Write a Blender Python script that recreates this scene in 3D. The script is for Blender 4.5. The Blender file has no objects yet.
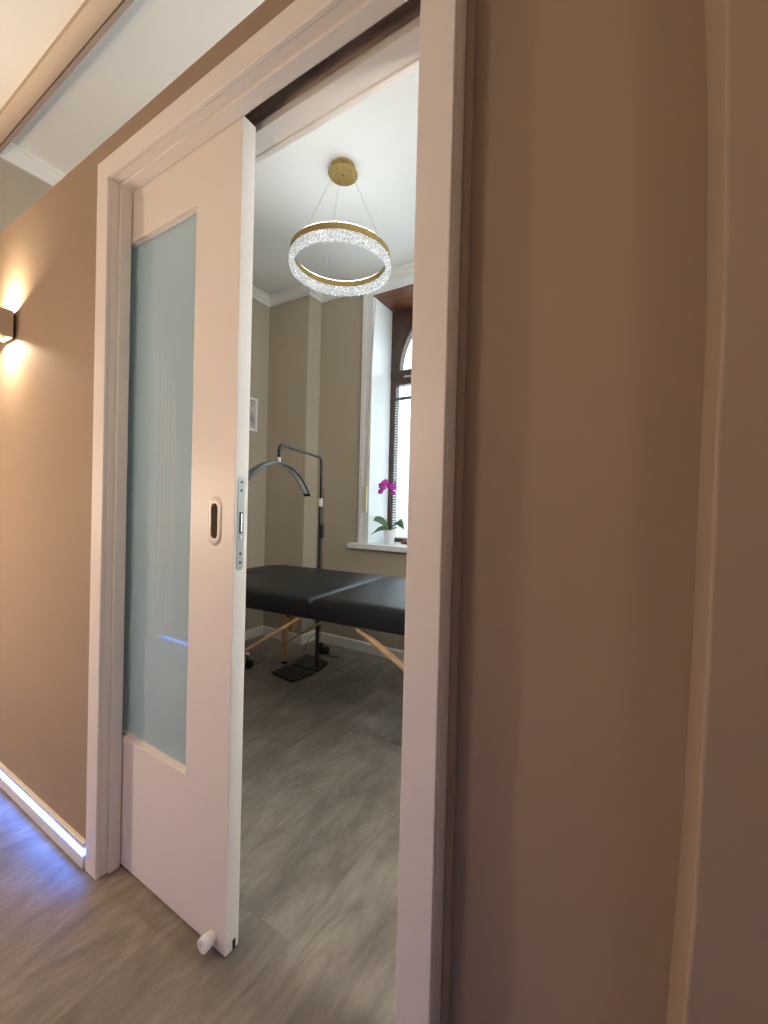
import bpy, bmesh, math, random
from mathutils import Vector, Matrix
from math import sin, cos, pi, radians as rad
random.seed(7)
S = bpy.context.scene
COL = S.collection

# ------------------------------------------------------------------ camera
yaw, pitch, roll = rad(31.525), rad(-0.55), rad(1.413)
fw = Vector((-sin(yaw)*cos(pitch), cos(yaw)*cos(pitch), sin(pitch)))
rt = Vector((cos(yaw), sin(yaw), 0)); up = rt.cross(fw)
R_ = cos(roll)*rt + sin(roll)*up; U_ = -sin(roll)*rt + cos(roll)*up
cd = bpy.data.cameras.new('camera'); cam = bpy.data.objects.new('camera', cd); COL.objects.link(cam)
cam.matrix_world = Matrix(((R_.x, U_.x, -fw.x, 0), (R_.y, U_.y, -fw.y, -.657), (R_.z, U_.z, -fw.z, 1.115), (0, 0, 0, 1)))
cd.sensor_fit = 'HORIZONTAL'; cd.sensor_width = 36; cd.lens = 36*415.97/768; cd.clip_start = .02
S.camera = cam
# ------------------------------------------------------------------ world, exposure
W = bpy.data.worlds.new('world'); S.world = W; W.use_nodes = True
bg = W.node_tree.nodes['Background']; bg.inputs[0].default_value = (.80, .93, 1.0, 1); bg.inputs[1].default_value = 3.7
S.view_settings.view_transform = 'Standard'; S.view_settings.look = 'None'
S.view_settings.gamma = 1; S.view_settings.use_curve_mapping = False; S.view_settings.exposure = 0.1
S.cycles.max_bounces = 12; S.cycles.diffuse_bounces = 8; S.cycles.transmission_bounces = 8
# daylight entering by the window of the room (portal for the sky)
ld = bpy.data.lights.new('window_portal', 'AREA'); ld.shape = 'RECTANGLE'; ld.size = 1.0; ld.size_y = 1.95; ld.energy = 1
ld.cycles.is_portal = True
lo = bpy.data.objects.new('window_portal', ld); COL.objects.link(lo)
lo.location = (-1.262, 2.40, 1.80); lo.rotation_euler = (rad(-90), 0, 0)
# fill light through an added, unseen window in the room's right wall
dl = bpy.data.lights.new('side_fill_light', 'AREA'); dl.shape = 'RECTANGLE'; dl.size = 1.05; dl.size_y = 1.65; dl.energy = 5; dl.color = (.90, .97, 1.0)
do = bpy.data.objects.new('side_fill_light', dl); COL.objects.link(do); do.location = (1.10, 1.10, 1.72); do.rotation_euler = (0, rad(90), 0)
dl.size, dl.size_y = 1.65, 1.05
GLOBE_NEAR, GLOBE_RIGHT, SCONCE, LED_E, LED_OPP, RING_FILL = 11.5, 4.8, 4.0, 34.0, 12.0, 25.0  # globe lamps and the pendant glow are added light
WARM = (1.0, .79, .60)

# ------------------------------------------------------------------ materials
def mat(name, col, rough=.5, metal=0, spec=.5, emis=None, es=0, bump=None, var=None):
    m = bpy.data.materials.new(name); m.use_nodes = True; nt = m.node_tree; b = nt.nodes['Principled BSDF']
    b.inputs['Base Color'].default_value = (*col, 1); b.inputs['Roughness'].default_value = rough
    b.inputs['Metallic'].default_value = metal; b.inputs['Specular IOR Level'].default_value = spec
    if emis: b.inputs['Emission Color'].default_value = (*emis, 1); b.inputs['Emission Strength'].default_value = es
    if bump or var:
        tc = nt.nodes.new('ShaderNodeTexCoord')
    if bump:
        n = nt.nodes.new('ShaderNodeTexNoise'); n.inputs['Scale'].default_value = bump[0]; n.inputs['Detail'].default_value = 4
        nt.links.new(tc.outputs['Object'], n.inputs['Vector'])
        bp = nt.nodes.new('ShaderNodeBump'); bp.inputs['Strength'].default_value = bump[1]; bp.inputs['Distance'].default_value = .002
        nt.links.new(n.outputs['Fac'], bp.inputs['Height']); nt.links.new(bp.outputs['Normal'], b.inputs['Normal'])
    if var:   # (scale vector, amount)
        mp = nt.nodes.new('ShaderNodeMapping'); mp.inputs['Scale'].default_value = var[0]
        nt.links.new(tc.outputs['Object'], mp.inputs['Vector'])
        n = nt.nodes.new('ShaderNodeTexNoise'); n.inputs['Scale'].default_value = 1; n.inputs['Detail'].default_value = 5
        nt.links.new(mp.outputs['Vector'], n.inputs['Vector'])
        r = nt.nodes.new('ShaderNodeValToRGB'); a = var[1]
        r.color_ramp.elements[0].position = .3; r.color_ramp.elements[1].position = .7
        r.color_ramp.elements[0].color = (*[c*(1-a) for c in col], 1); r.color_ramp.elements[1].color = (*[min(1, c*(1+a)) for c in col], 1)
        nt.links.new(n.outputs['Fac'], r.inputs['Fac']); nt.links.new(r.outputs['Color'], b.inputs['Base Color'])
    return m

M = {}
M['tan'] = mat('tan_wall_paint', (.35, .268, .195), .75, spec=.25, bump=(90, .25), var=((1.3, 1.3, 1.3), .03))
M['greige'] = mat('greige_wall_paint', (.45, .395, .31), .8, spec=.2, bump=(90, .2))
M['ceil'] = mat('ceiling_paint', (.80, .81, .79), .9, spec=.1, bump=(60, .1))
M['plaster'] = mat('white_plaster_moulding', (.78, .78, .75), .7, spec=.2)
M['lacquer'] = mat('white_lacquer', (.80, .77, .73), .38, spec=.4)
M['door'] = mat('white_door_lacquer', (.84, .80, .745), .42, spec=.4)
M['white'] = mat('white_gloss_board', (.82, .84, .85), .3, spec=.5)
M['wood_dark'] = mat('dark_brown_wood', (.068, .032, .022), .35, var=((4, 4, 30), .35))
M['wood_reveal'] = mat('brown_wood_board', (.16, .065, .035), .4, var=((6, 30, 6), .3))
M['rough_wood'] = mat('raw_brown_wood', (.58, .46, .36), .8, var=((8, 60, 60), .4))
M['beech'] = mat('beech_wood', (.56, .36, .21), .45, var=((14, 14, 14), .18))
M['vinyl'] = mat('black_vinyl', (.008, .009, .011), .42, spec=.40, bump=(180, .35))
M['black'] = mat('black_metal', (.012, .012, .013), .35, spec=.5)
M['blackp'] = mat('black_plastic', (.015, .015, .015), .5)
M['grey_metal'] = mat('dark_grey_metal', (.10, .125, .14), .35, .5)
M['chrome'] = mat('chrome', (.75, .75, .76), .15, 1)
M['steel'] = mat('brushed_steel', (.42, .45, .45), .45, .5)
M['nickel'] = mat('satin_nickel', (.66, .63, .58), .5, .5)
M['nickel_dark'] = mat('pull_recess', (.07, .052, .038), .9, 0, spec=.1)
M['gold'] = mat('satin_gold', (.40, .28, .10), .38, .6)
M['hole'] = mat('dark_hole', (.01, .008, .008), .7)
M['led'] = mat('blue_led', (.3, .4, .9), .5, emis=(.042, .25, 1.0), es=LED_E)
M['led_opp'] = mat('blue_led_dim', (.3, .4, .9), .5, emis=(.035, .24, 1.0), es=LED_OPP)
M['opal'] = mat('opal_glass_lit', (1, .9, .8), .3, emis=WARM, es=1)
M['bulb'] = mat('sconce_led', (1, .9, .8), .3, emis=(1, .74, .42), es=30)
M['sconce'] = mat('sconce_beige', (.45, .38, .30), .5)
M['pot'] = mat('white_ceramic', (.80, .82, .82), .25)
M['soil'] = mat('bark_soil', (.04, .025, .018), .9)
M['leaf'] = mat('orchid_leaf', (.11, .20, .10), .35, var=((20, 20, 20), .25))
M['stem'] = mat('orchid_stem', (.06, .09, .035), .5)
M['petal'] = mat('magenta_petal', (.58, .045, .46), .5)
M['stake'] = mat('brown_stake', (.07, .035, .022), .6)
M['blind'] = mat('white_blind_slat', (.85, .88, .90), .4)
M['strap'] = mat('tan_strap', (.45, .30, .18), .8)
M['strapbox'] = mat('cream_strap_weight', (.68, .60, .40), .5)
M['mustard'] = mat('mustard_cloth', (.50, .30, .07), .9)
M['cap'] = mat('pale_pink_plastic', (.72, .60, .54), .4)
M['band'] = mat('light_beige_paint', (.60, .49, .385), .8, spec=.2); M['strip'] = mat('grey_beige_lip', (.42, .35, .30), .8, spec=.2)  # moulding lip gets a darker tone than the band
M['red'] = mat('reddish_brown_stone', (.22, .06, .05), .3, var=((60, 60, 60), .5))

def floor_mat():
    m = bpy.data.materials.new('grey_taupe_vinyl_planks'); m.use_nodes = True; nt = m.node_tree; N = nt.nodes; L = nt.links
    b = N['Principled BSDF']; b.inputs['Roughness'].default_value = .42; b.inputs['Specular IOR Level'].default_value = .45
    tc = N.new('ShaderNodeTexCoord')
    mp = N.new('ShaderNodeMapping'); mp.inputs['Rotation'].default_value = (0, 0, rad(90)); mp.inputs['Location'].default_value = (.13, .12, 0)
    L.new(tc.outputs['Object'], mp.inputs['Vector'])
    br = N.new('ShaderNodeTexBrick'); br.inputs['Scale'].default_value = 1; br.inputs['Brick Width'].default_value = .92
    br.inputs['Row Height'].default_value = .305; br.inputs['Mortar Size'].default_value = .0015; br.inputs['Mortar Smooth'].default_value = .6
    br.inputs['Color1'].default_value = (.0, .0, .0, 1); br.inputs['Color2'].default_value = (1, 1, 1, 1); br.inputs['Mortar'].default_value = (.5, .5, .5, 1)
    br.offset = .5
    L.new(mp.outputs['Vector'], br.inputs['Vector'])
    # shift streak noise per plank
    ad = N.new('ShaderNodeVectorMath'); ad.operation = 'MULTIPLY_ADD'; ad.inputs[1].default_value = (9.1, 5.3, 0)
    cx = N.new('ShaderNodeCombineXYZ'); L.new(br.outputs['Color'], cx.inputs[0]); L.new(br.outputs['Color'], cx.inputs[1])
    L.new(cx.outputs[0], ad.inputs[0]); L.new(tc.outputs['Object'], ad.inputs[2])
    def noise(scale, det, rough, dist=0):
        q = N.new('ShaderNodeMapping'); q.inputs['Scale'].default_value = scale; L.new(ad.outputs[0], q.inputs['Vector'])
        n = N.new('ShaderNodeTexNoise'); n.inputs['Scale'].default_value = 1; n.inputs['Detail'].default_value = det
        n.inputs['Roughness'].default_value = rough; n.inputs['Distortion'].default_value = dist; L.new(q.outputs[0], n.inputs['Vector']); return n
    n1 = noise((10, 3.4, 1), 7, .68, .9); n2 = noise((3.6, 1.7, 1), 4, .55, .5); n3 = noise((70, 14, 1), 4, .6)
    def mix(a, bb, f):
        x = N.new('ShaderNodeMix'); x.data_type = 'FLOAT'; x.inputs[0].default_value = f; L.new(a, x.inputs[2]); L.new(bb, x.inputs[3]); return x.outputs[0]
    v = mix(n1.outputs['Fac'], n2.outputs['Fac'], .42); v = mix(v, n3.outputs['Fac'], .15); v = mix(v, br.outputs['Color'], .07)
    r = N.new('ShaderNodeValToRGB'); e = r.color_ramp.elements
    e[0].position = .36; e[0].color = (.13, .115, .098, 1); e[1].position = .66; e[1].color = (.40, .35, .305, 1)
    x = e.new(.5); x.color = (.225, .198, .172, 1)
    L.new(v, r.inputs['Fac'])
    mm = N.new('ShaderNodeMix'); mm.data_type = 'RGBA'; mm.inputs['B'].default_value = (.13, .115, .10, 1)
    fm = N.new('ShaderNodeMath'); fm.operation = 'MULTIPLY'; fm.inputs[1].default_value = .2; L.new(br.outputs['Fac'], fm.inputs[0])
    L.new(fm.outputs[0], mm.inputs['Factor']); L.new(r.outputs['Color'], mm.inputs['A']); L.new(mm.outputs['Result'], b.inputs['Base Color'])
    bp = N.new('ShaderNodeBump'); bp.inputs['Strength'].default_value = .12; bp.inputs['Distance'].default_value = .002
    L.new(n3.outputs['Fac'], bp.inputs['Height']); L.new(bp.outputs[0], b.inputs['Normal'])
    return m
M['floor'] = floor_mat()

def frosted():
    m = bpy.data.materials.new('frosted_glass'); m.use_nodes = True; nt = m.node_tree; N = nt.nodes; L = nt.links
    N.remove(N['Principled BSDF']); o = N['Material Output']
    t = N.new('ShaderNodeBsdfTranslucent'); t.inputs[0].default_value = (.93, 1.0, 1.0, 1)
    d = N.new('ShaderNodeBsdfDiffuse'); d.inputs[0].default_value = (.62, .72, .72, 1)
    g = N.new('ShaderNodeBsdfGlossy'); g.inputs['Roughness'].default_value = .04
    a = N.new('ShaderNodeMixShader'); a.inputs[0].default_value = .30; L.new(t.outputs[0], a.inputs[1]); L.new(d.outputs[0], a.inputs[2])
    fr = N.new('ShaderNodeFresnel'); fr.inputs[0].default_value = 1.5
    c = N.new('ShaderNodeMixShader'); L.new(fr.outputs[0], c.inputs[0]); L.new(a.outputs[0], c.inputs[1]); L.new(g.outputs[0], c.inputs[2])
    L.new(c.outputs[0], o.inputs[0])
    # etched vertical stripes (object space of the pane: origin of the door leaf)
    tc = N.new('ShaderNodeTexCoord'); sp = N.new('ShaderNodeSeparateXYZ'); L.new(tc.outputs['Object'], sp.inputs[0])
    def mth(op, x, y):
        n = N.new('ShaderNodeMath'); n.operation = op
        for k, v in enumerate((x, y)):
            if isinstance(v, float): n.inputs[k].default_value = v
            else: L.new(v, n.inputs[k])
        return n.outputs[0]
    tot = None
    for x, zt in ((-1.208, 1.55), (-1.184, 1.54), (-1.166, 1.51), (-1.146, 1.475), (-1.128, 1.455), (-1.116, 1.41)):
        d_ = mth('SUBTRACT', sp.outputs[0], x+1.285); d_ = mth('ABSOLUTE', d_, 0.0); q = mth('LESS_THAN', d_, .0030)
        q = mth('MULTIPLY', q, mth('LESS_THAN', sp.outputs[2], zt)); q = mth('MULTIPLY', q, mth('GREATER_THAN', sp.outputs[2], .74))
        tot = q if tot is None else mth('ADD', tot, q)
    for node, c0, c1 in ((t, (.90, .98, .985, 1), (1, 1, 1, 1)), (d, (.66, .88, .97, 1), (.85, .95, 1, 1))):
        mx = N.new('ShaderNodeMix'); mx.data_type = 'RGBA'; mx.inputs['A'].default_value = c0; mx.inputs['B'].default_value = c1
        L.new(tot, mx.inputs['Factor']); L.new(mx.outputs['Result'], node.inputs[0])
    return m
M['frost'] = frosted()

def blind_mat():
    m = bpy.data.materials.new('white_blind_slat'); m.use_nodes = True; nt = m.node_tree; N = nt.nodes; L = nt.links
    N.remove(N['Principled BSDF']); o = N['Material Output']
    t = N.new('ShaderNodeBsdfTranslucent'); t.inputs[0].default_value = (.85, .88, .90, 1)
    d = N.new('ShaderNodeBsdfDiffuse'); d.inputs[0].default_value = (.86, .88, .90, 1)
    c = N.new('ShaderNodeMixShader'); c.inputs[0].default_value = .6; L.new(t.outputs[0], c.inputs[1]); L.new(d.outputs[0], c.inputs[2]); L.new(c.outputs[0], o.inputs[0]); return m
M['blind'] = blind_mat()

def clear_glass():
    m = bpy.data.materials.new('window_glass'); m.use_nodes = True; nt = m.node_tree; N = nt.nodes; L = nt.links
    N.remove(N['Principled BSDF']); o = N['Material Output']
    t = N.new('ShaderNodeBsdfTransparent'); t.inputs[0].default_value = (.95, .98, .98, 1)
    g = N.new('ShaderNodeBsdfGlossy'); g.inputs['Roughness'].default_value = .01
    c = N.new('ShaderNodeMixShader'); c.inputs[0].default_value = .06; L.new(t.outputs[0], c.inputs[1]); L.new(g.outputs[0], c.inputs[2])
    L.new(c.outputs[0], o.inputs[0]); return m
M['glass'] = clear_glass()

def crystal():
    m = bpy.data.materials.new('crystal_acrylic'); m.use_nodes = True; nt = m.node_tree; N = nt.nodes; L = nt.links
    N.remove(N['Principled BSDF']); o = N['Material Output']
    t = N.new('ShaderNodeBsdfTranslucent'); t.inputs[0].default_value = (.92, .95, .97, 1)
    tr = N.new('ShaderNodeBsdfTransparent')
    g = N.new('ShaderNodeBsdfGlossy'); g.inputs['Roughness'].default_value = .05
    v = N.new('ShaderNodeTexVoronoi'); v.inputs['Scale'].default_value = 170
    tc = N.new('ShaderNodeTexCoord'); L.new(tc.outputs['Object'], v.inputs['Vector'])
    bp = N.new('ShaderNodeBump'); bp.inputs['Strength'].default_value = 1; bp.inputs['Distance'].default_value = .01
    L.new(v.outputs['Distance'], bp.inputs['Height']); L.new(bp.outputs[0], g.inputs['Normal'])
    a = N.new('ShaderNodeMixShader'); a.inputs[0].default_value = .12; L.new(t.outputs[0], a.inputs[1]); L.new(tr.outputs[0], a.inputs[2])
    r = N.new('ShaderNodeValToRGB'); r.color_ramp.elements[0].position = .35; r.color_ramp.elements[0].color = (.08, .08, .08, 1)
    r.color_ramp.elements[1].position = .55; r.color_ramp.elements[1].color = (.85, .85, .85, 1); L.new(v.outputs['Color'], r.inputs['Fac'])
    c = N.new('ShaderNodeMixShader'); L.new(r.outputs['Color'], c.inputs[0]); L.new(a.outputs[0], c.inputs[1]); L.new(g.outputs[0], c.inputs[2])
    em = N.new('ShaderNodeEmission'); em.inputs[0].default_value = (.96, .98, 1, 1)  # faint glow added to the crystal for its white sparkle
    v2 = N.new('ShaderNodeTexVoronoi'); v2.inputs['Scale'].default_value = 260; L.new(tc.outputs['Object'], v2.inputs['Vector'])
    r2 = N.new('ShaderNodeValToRGB'); r2.color_ramp.elements[0].position = .35; r2.color_ramp.elements[0].color = (.03, .03, .03, 1)
    r2.color_ramp.elements[1].position = .8; r2.color_ramp.elements[1].color = (.42, .42, .42, 1); L.new(v2.outputs['Color'], r2.inputs['Fac'])
    L.new(r2.outputs['Color'], em.inputs[1])
    ad = N.new('ShaderNodeAddShader'); L.new(c.outputs[0], ad.inputs[0]); L.new(em.outputs[0], ad.inputs[1])
    L.new(ad.outputs[0], o.inputs[0]); return m
M['crystal'] = crystal()

# ------------------------------------------------------------------ mesh helpers
def box(bm, x0, x1, y0, y1, z0, z1, bev=0, seg=2, mtx=None):
    b2 = bmesh.new()
    vs = [b2.verts.new((x, y, z)) for x in (x0, x1) for y in (y0, y1) for z in (z0, z1)]
    for f in ((0, 1, 3, 2), (4, 6, 7, 5), (0, 4, 5, 1), (2, 3, 7, 6), (0, 2, 6, 4), (1, 5, 7, 3)):
        b2.faces.new([vs[i] for i in f])
    bmesh.ops.recalc_face_normals(b2, faces=b2.faces)
    if bev: bmesh.ops.bevel(b2, geom=b2.edges[:], offset=bev, segments=seg, profile=.5, affect='EDGES')
    join(bm, b2, mtx)
def join(bm, b2, mtx=None):
    if mtx is not None: bmesh.ops.transform(b2, matrix=mtx, verts=b2.verts)
    me = bpy.data.meshes.new('t'); b2.to_mesh(me); b2.free(); bm.from_mesh(me); bpy.data.meshes.remove(me)
def prism(bm, pts, d0, d1, axis='Y', bev=0):
    """extrude a 2D outline along an axis"""
    def P(a, b, d): return {'Y': (a, d, b), 'Z': (a, b, d), 'X': (d, a, b)}[axis]
    b2 = bmesh.new(); A = [b2.verts.new(P(a, b, d0)) for a, b in pts]; B = [b2.verts.new(P(a, b, d1)) for a, b in pts]
    n = len(pts)
    b2.faces.new(A); b2.faces.new(B[::-1])
    for i in range(n): b2.faces.new((A[i], B[i], B[(i+1) % n], A[(i+1) % n]))
    bmesh.ops.recalc_face_normals(b2, faces=b2.faces)
    if bev:
        es = [e for e in b2.edges if (e.verts[0] in A) == (e.verts[1] in A)]
        bmesh.ops.bevel(b2, geom=es, offset=bev, segments=3, profile=.5, affect='EDGES')
    join(bm, b2)
def tube(bm, pts, r, seg=10, closed=False):
    pts = [Vector(p) for p in pts]; n = len(pts); rr = r if isinstance(r, (list, tuple)) else [r]*n
    rings = []; prev = None
    for i, p in enumerate(pts):
        if closed: t = pts[(i+1) % n]-pts[i-1]
        else: t = pts[min(i+1, n-1)]-pts[max(i-1, 0)]
        t.normalize()
        if prev is None:
            a = Vector((0, 0, 1)) if abs(t.z) < .9 else Vector((1, 0, 0)); u = t.cross(a).normalized()
        else: u = (prev - t*prev.dot(t)).normalized()
        prev = u; w = t.cross(u)
        rings.append([bm.verts.new(p+rr[i]*(cos(2*pi*k/seg)*u+sin(2*pi*k/seg)*w)) for k in range(seg)])
    m = n if closed else n-1
    for i in range(m):
        A, B = rings[i], rings[(i+1) % n]
        for k in range(seg): bm.faces.new((A[k], A[(k+1) % seg], B[(k+1) % seg], B[k]))
    if not closed: bm.faces.new(rings[0][::-1]); bm.faces.new(rings[-1])
def lathe(bm, prof, c=(0, 0, 0), seg=32, mtx=None):
    b2 = bmesh.new(); rings = []
    for r, z in prof:
        rings.append([b2.verts.new((max(r, 1e-5)*cos(2*pi*k/seg), max(r, 1e-5)*sin(2*pi*k/seg), z)) for k in range(seg)])
    for A, B in zip(rings, rings[1:]):
        for k in range(seg): b2.faces.new((A[k], A[(k+1) % seg], B[(k+1) % seg], B[k]))
    bmesh.ops.remove_doubles(b2, verts=b2.verts, dist=1e-4)
    bmesh.ops.recalc_face_normals(b2, faces=b2.faces)
    join(bm, b2, (Matrix.Translation(c) @ mtx) if mtx is not None else Matrix.Translation(c))
def ball(bm, c, r, sc=(1, 1, 1), seg=16):
    b2 = bmesh.new(); bmesh.ops.create_uvsphere(b2, u_segments=seg, v_segments=seg//2+2, radius=r)
    join(bm, b2, Matrix.Translation(c) @ Matrix.Diagonal((*sc, 1)))
def sweep(bm, path, prof):
    """sweep profile [(offset to the left of the path, z)] along a 2D path with mitres"""
    n = len(path); P = [Vector(p) for p in path]; rings = []
    for i in range(n):
        d0 = (P[i]-P[i-1]).normalized() if i else None; d1 = (P[i+1]-P[i]).normalized() if i < n-1 else None
        if d0 is None: nn = Vector((-d1.y, d1.x)); k = 1
        elif d1 is None: nn = Vector((-d0.y, d0.x)); k = 1
        else:
            a = Vector((-d0.y, d0.x)); b = Vector((-d1.y, d1.x)); nn = (a+b).normalized(); k = 1/max(.2, nn.dot(a))
        rings.append([bm.verts.new((P[i].x+nn.x*k*o, P[i].y+nn.y*k*o, z)) for o, z in prof])
    m = len(prof)
    for A, B in zip(rings, rings[1:]):
        for k in range(m): bm.faces.new((A[k], A[(k+1) % m], B[(k+1) % m], B[k]))
    bm.faces.new(rings[0]); bm.faces.new(rings[-1][::-1])
    bmesh.ops.recalc_face_normals(bm, faces=bm.faces)
def obj(name, bm, m, parent=None, smooth=False, loc=None):
    me = bpy.data.meshes.new(name); bm.to_mesh(me); bm.free(); o = bpy.data.objects.new(name, me); COL.objects.link(o)
    me.materials.append(m)
    if smooth:
        for p in me.polygons: p.use_smooth = True
        if smooth != True: me.set_sharp_from_angle(angle=rad(smooth))
    if loc: o.location = loc
    if parent: o.parent = parent
    return o
def tag(o, label=None, cat=None, group=None, kind=None):
    for k, v in (('label', label), ('category', cat), ('group', group), ('kind', kind)):
        if v: o[k] = v
    return o
def empty(name, loc, rz=0, **kw):
    o = bpy.data.objects.new(name, None); COL.objects.link(o); o.location = loc; o.rotation_euler = (0, 0, rz); o.empty_display_size = .1
    return tag(o, **kw)
def struct(name, bm, m, label, parent=None, **kw):
    o = obj(name, bm, m, parent, **kw); tag(o, label, None, None, 'structure'); return o
B = bmesh.new

# ------------------------------------------------------------------ the shell
XL, XR = -1.3952, -.3246         # outer edge of left casing, inner edge of right casing
XLI = -1.332                      # inner edge of left casing
XF = -2.738; YB = 2.01; YC = 1.857; XC = -2.2946; XE = .9
CZ = 2.88; PT = 2.17
LW = -.043; PF = 2.183; cw = .0629   # front face and top of the wall skin left of and over the door
b = B(); box(b, -3.5, 2.1, -1.4, 2.45, -.1, 0); struct('floor', b, M['floor'], 'grey-brown vinyl plank floor')
b = B(); box(b, -3.5, 2.1, .03, 2.45, CZ, CZ+.1); struct('ceiling', b, M['ceil'], 'white ceiling over the treatment room')
b = B(); box(b, -3.5, 2.1, -1.4, .03, 2.80, CZ+.1); struct('ceiling', b, M['ceil'], 'lower ceiling over the corridor')
# partition with the sliding door pocket
b = B()
box(b, -3.3, -1.338, LW, .0085, 0, PF)                       # front skin of the pocket
box(b, -3.3, -1.338, .062, .115, 0, PT)                     # rear skin
box(b, -3.3, -1.80, .0085, .062, 0, PT)                     # solid beyond the pocket
box(b, -1.80, -1.338, .0085, .062, 2.14, PT)
box(b, -1.338, XR+cw-.004, LW, .012, 2.055, PF); box(b, -1.338, XR+.008, .076, .115, 2.06, PT); box(b, -1.338, XR+.008, .012, .076, 2.14, PT)
box(b, XR+.008, 2.0, 0, .115, 0, 2.258)
struct('wall_front', b, M['tan'], 'tan painted partition wall holding the sliding door')
b = B()                                                     # underside lining of the track slot
box(b, -1.80, XR+.008, .0135, .0745, 2.125, 2.139); box(b, -1.338, XR+.008, .070, .0755, 2.078, 2.124)
struct('trim_1', b, M['rough_wood'], 'raw brown wood lining inside the door track slot')
b = B(); box(b, -1.76, XR+.006, .026, .030, 2.10, 2.124); box(b, -1.76, XR+.006, .042, .046, 2.10, 2.124); struct('trim_2', b, M['grey_metal'], 'grey metal door track in the slot above the door')

EDGE = [(0, .040), (.25, .042), (.45, .046), (.55, .050), (.71, .057), (.88, .060), (1.0, .062), (1.17, .063), (1.29, .065), (1.39, .065), (1.61, .0605), (1.71, .056), (1.77, .052), (2.1, .045), (2.8, .04)]
b = B(); prism(b, [(x, z) for z, x in EDGE]+[(.75, 2.8), (.75, 0)], -.128, -.0005, 'Y', .004)
struct('wall_front_pier', b, M['tan'], 'tan projecting pier at the right end of the partition')
b = B(); box(b, -3.4, XF, .1155, YB+.1, 0, CZ); box(b, -3.29, XF, .0775, .115, 2.20, CZ); struct('wall_left', b, M['greige'], 'greige left side wall of the room')
b = B(); box(b, -3.4, -3.3, -1.3, .115, 0, CZ); struct('wall_corridor_end', b, M['tan'], 'tan wall at the far end of the corridor')
b = B(); box(b, XF, XC, YC, YB+.1, 0, CZ); struct('wall_chase', b, M['greige'], 'greige boxed corner pier of the room')
WX0, WX1, WZ0, WZ1, WY = -1.775, -.75, .84, 2.735, 2.28
b = B()
box(b, XC, WX0, YB, YB+.4, 0, CZ); box(b, WX1, XE, YB, YB+.4, 0, CZ); box(b, WX0, WX1, YB, YB+.4, 0, .80); box(b, WX0, WX1, YB, YB+.4, WZ1+.01, CZ)
struct('wall_back', b, M['greige'], 'greige back wall with the window')
b = B(); box(b, XE, XE+.1, .1155, .55, 0, CZ); box(b, XE, XE+.1, 1.65, YB+.4, 0, CZ); box(b, XE, XE+.1, .55, 1.65, 0, .86); box(b, XE, XE+.1, .55, 1.65, 2.58, CZ); struct('wall_right', b, M['greige'], 'greige right side wall of the room')
b = B(); box(b, 2.0, 2.1, -1.3, .115, 0, CZ); struct('wall_corridor_right', b, M['tan'], 'tan wall at the right end of the corridor')
b = B(); box(b, -3.3, 2.0, -1.3, -1.2, 0, 2.8); struct('wall_opposite', b, M['tan'], 'tan corridor wall behind the viewer')
# beam edge over the partition
b = B(); box(b, -3.3, 2.0, .003, .058, 2.778, 2.8795); struct('trim_3', b, M['band'], 'plaster band edging the corridor ceiling')
b = B(); box(b, -3.3, 2.0, .0620, .077, 2.775, 2.8795); struct('trim_4', b, M['strip'], 'thin moulding lip behind the corridor ceiling band')
# crown moulding and baseboards round the room
path = [(XF, .0775), (XF, YC), (XC, YC), (XC, YB), (XE, YB), (XE, .117)]
b = B(); sweep(b, path, [(-.0, CZ-.001), (-.045, CZ-.001), (-.045, CZ-.018), (-.036, CZ-.022), (-.034, CZ-.045), (-.016, CZ-.062), (-.012, CZ-.078), (0, CZ-.078)])
struct('trim_5', b, M['plaster'], 'white crown moulding round the treatment room')
path = [(XF, .117)]+path[1:]
b = B(); sweep(b, path, [(0, .001), (-.014, .001), (-.014, .068), (-.009, .078), (0, .078)])
struct('baseboard_room', b, M['lacquer'], 'white baseboard round the treatment room')
# LED baseboards in the corridor
def led_board(name, x0, x1, s, y, label, lab2):
    b = B()
    def bb(a, c, z0, z1, bev=0): box(b, x0, x1, min(y+s*a, y+s*c), max(y+s*a, y+s*c), z0, z1, bev)
    bb(.0005, .0155, .001, .040, .0015); bb(.0005, .007, .0405, .0605); bb(.0005, .0135, .061, .078, .0025)
    o = struct(name, b, M['lacquer'], label)
    b = B(); xa = x0
    box(b, xa, x1, min(y+s*.0075, y+s*.0145), max(y+s*.0075, y+s*.0145), .0445, .0570, .002)
    l = obj('led_strip', b, M['led' if s < 0 else 'led_opp'], o); l['label'] = lab2
    return o
led_board('baseboard_left', -3.29, -1.405, -1, LW, 'white corridor baseboard with a glowing blue strip', 'glowing blue led strip')
led_board('baseboard_opposite', -3.22, 1.9, 1, -1.2, 'white baseboard with blue strip on the opposite corridor wall', 'glowing blue led strip')

# ------------------------------------------------------------------ door casing
HC = 2.1115; T = -.055; cw = .0629
b = B()
prism(b, [(XL, 0.001), (XL, HC), (XR+cw, HC), (XR+cw, .001), (XR, .001), (XR, HC-cw+.004), (XLI, HC-cw+.004), (XLI, .001)], T, LW-.0005, 'Y', .0025)
frame = struct('door_frame', b, M['lacquer'], 'white stepped casing around the sliding door opening')
b = B(); box(b, XLI-.005, XLI, LW-.0003, -.0225, .001, 2.052, .001); box(b, XR, XR+cw, LW-.0003, -.0005, .001, HC, .001); box(b, XLI-.005, XR+.002, LW-.0003, -.0225, 2.0526, 2.0549, .0005); struct('casing_return', b, M['lacquer'], None, frame)
b = B()                                                     # jamb liners standing slightly proud
box(b, XLI-.005, XLI+.010, -.022, .0085, .001, 2.0435, .001)
box(b, XLI+.0005, XR-.0005, -.022, .0105, 2.044, 2.0545, .001)
box(b, XR-.008, XR-.0005, -.022, .115, .001, 2.0435, .001)
struct('front_liner', b, M['lacquer'], None, frame)
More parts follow.
